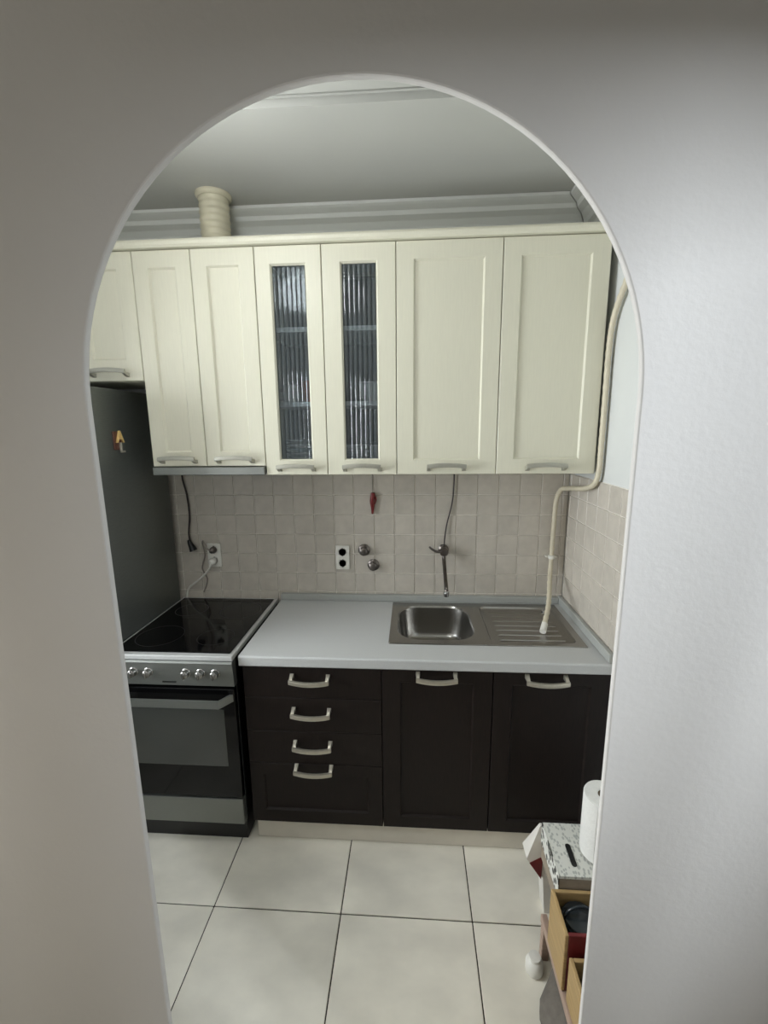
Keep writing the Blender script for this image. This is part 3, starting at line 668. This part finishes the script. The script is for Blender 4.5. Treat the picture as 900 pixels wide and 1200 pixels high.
t = BM(); lathe(t, [(.0585, .2655), (.052, .276), (.03, .287), (.008, .289), (.008, .297), (.012, .301), (.002, .305)], (-.236, -1.2095, 0), 28); obj('lid', t, POT, p, smooth=True)
# patterned card box with handle slot
PX, PY0, PY1, ZB, ZF = -.300, -.9875, -.812, .394, .386
bx = thing('patterned_box', (-.17, -.9, .25), 'white box with grey print and black leaf edge beside the kitchen roll', 'box')
t = BM(); loft(t, [[(-.25, PY0+.012, .152), (-.05, PY0+.012, .152), (-.05, -.868, .152), (-.25, -.868, .152)],
                   [(PX+.002, PY0+.002, .255), (-.05, PY0+.002, .255), (-.05, PY1, .255), (PX+.002, PY1, .255)],
                   [(PX+.002, PY0+.002, ZF-.010), (-.05, PY0+.002, ZF-.010), (-.05, PY1, ZB-.010), (PX+.002, PY1, ZB-.010)]]); obj('body', t, mat('grey_brown_card', (150, 138, 122), .8, noise=.12, nscale=30), bx)
t = BM()
loft(t, [[(PX, PY0, ZF-.0095), (-.048, PY0, ZF-.0095), (-.048, PY1, ZB-.0095), (PX, PY1, ZB-.0095)], [(PX, PY0, ZF), (-.048, PY0, ZF), (-.048, PY1, ZB), (PX, PY1, ZB)]]); lid = obj('lid', t, PRINT, bx)
t = BM(); loft(t, [[(PX-.002, PY0, ZF-.075), (PX-.0004, PY0, ZF-.075), (PX-.0004, PY1, ZB-.075), (PX-.002, PY1, ZB-.075)], [(PX-.002, PY0, ZF+.001), (PX-.0004, PY0, ZF+.001), (PX-.0004, PY1, ZB+.001), (PX-.002, PY1, ZB+.001)]]); obj('side_flap', t, LEAF, lid)
t = BM(); loft(t, [rrect(-.252, -.236, -.958, -.885, .0075, 0), rrect(-.252, -.236, -.958, -.885, .0075, .0016)])
for v in t.verts: v.co.z += ZF+.0004+(v.co.y-PY0)*(ZB-ZF)/(PY1-PY0)
obj('handle_slot', t, BPLAS, lid)
# kitchen roll standing on the box
pr = thing('kitchen_roll', (-.150, -.905, .3945), 'white paper kitchen roll standing upright on the patterned box', 'paper roll')
t = BM(); lathe(t, [(.020, 0), (.058, 0), (.060, .004), (.060, .200), (.058, .204), (.020, .204), (.020, 0)], (-.150, -.905, .3945), 36, cap0=False, cap1=False); obj('paper', t, PAPER, pr, smooth=True)
t = BM(); lathe(t, [(.0198, .0), (.0198, .203), (.0175, .203), (.0175, 0)], (-.150, -.905, .3945), 24, cap0=False, cap1=False); obj('core', t, CARD, pr, smooth=True)
t = BM(); lathe(t, [(.0603, .001), (.0615, .1), (.0603, .203)], (-.150, -.905, .3945), 36, cap0=False, cap1=False)
bmesh.ops.delete(t, geom=[f for f in t.faces if f.calc_center_median().x > -.185 or f.calc_center_median().y > -.90], context='FACES'); obj('loose_sheet', t, PAPER, pr, smooth='all')
# white paper bag behind the box
pb = thing('paper_bag', (-.24, -.82, 0), 'white folded paper bag with a dark red corner behind the patterned box', 'bag')
t = BM(); loft(t, [[(-.270, -.80, .001), (-.10, -.80, .001), (-.10, -.745, .001), (-.270, -.745, .001)], [(-.285, -.808, .16), (-.10, -.808, .16), (-.10, -.742, .16), (-.285, -.742, .16)],
                   [(-.345, -.809, .24), (-.10, -.809, .24), (-.10, -.75, .24), (-.345, -.75, .24)], [(-.305, -.809, .378), (-.11, -.809, .378), (-.11, -.797, .376), (-.305, -.797, .376)]]); obj('body', t, PBAG, pb)
t = BM(); loft(t, [[(-.335, -.8115, .225), (-.292, -.8115, .160), (-.290, -.8115, .255)], [(-.335, -.8100, .225), (-.292, -.8100, .160), (-.290, -.8100, .255)]]); obj('red_corner', t, MAROON, pb, label='dark red triangular corner')
# grey sack and white jar under the rack
gs = thing('grey_sack', (-.28, -1.17, 0), 'slumped grey fabric sack on the floor under the rack', 'bag')
t = BM(); rings = []
for h, s in ((.0006, .8), (.02, 1.0), (.05, 1.02), (.08, .9), (.105, .6), (.117, .25)):
    rings.append([(-.262+s*.105*math.cos(a)*(1+.08*math.sin(5*a)), -1.14+s*.150*math.sin(a)*(1+.06*math.sin(4*a+1)), h) for a in [2*math.pi*i/28 for i in range(28)]])
loft(t, rings); obj('body', t, SACK, gs, smooth='all')
t = BM(); lathe(t, [(.022, .0004), (.027, .006), (.028, .035), (.022, .048), (.018, .05), (.018, .06), (.002, .062)], (-.352, -.975, 0), 20)
tag(obj('jar', t, WPLAS, smooth=True), 'small white jar on the floor at the back of the rack', 'jar')
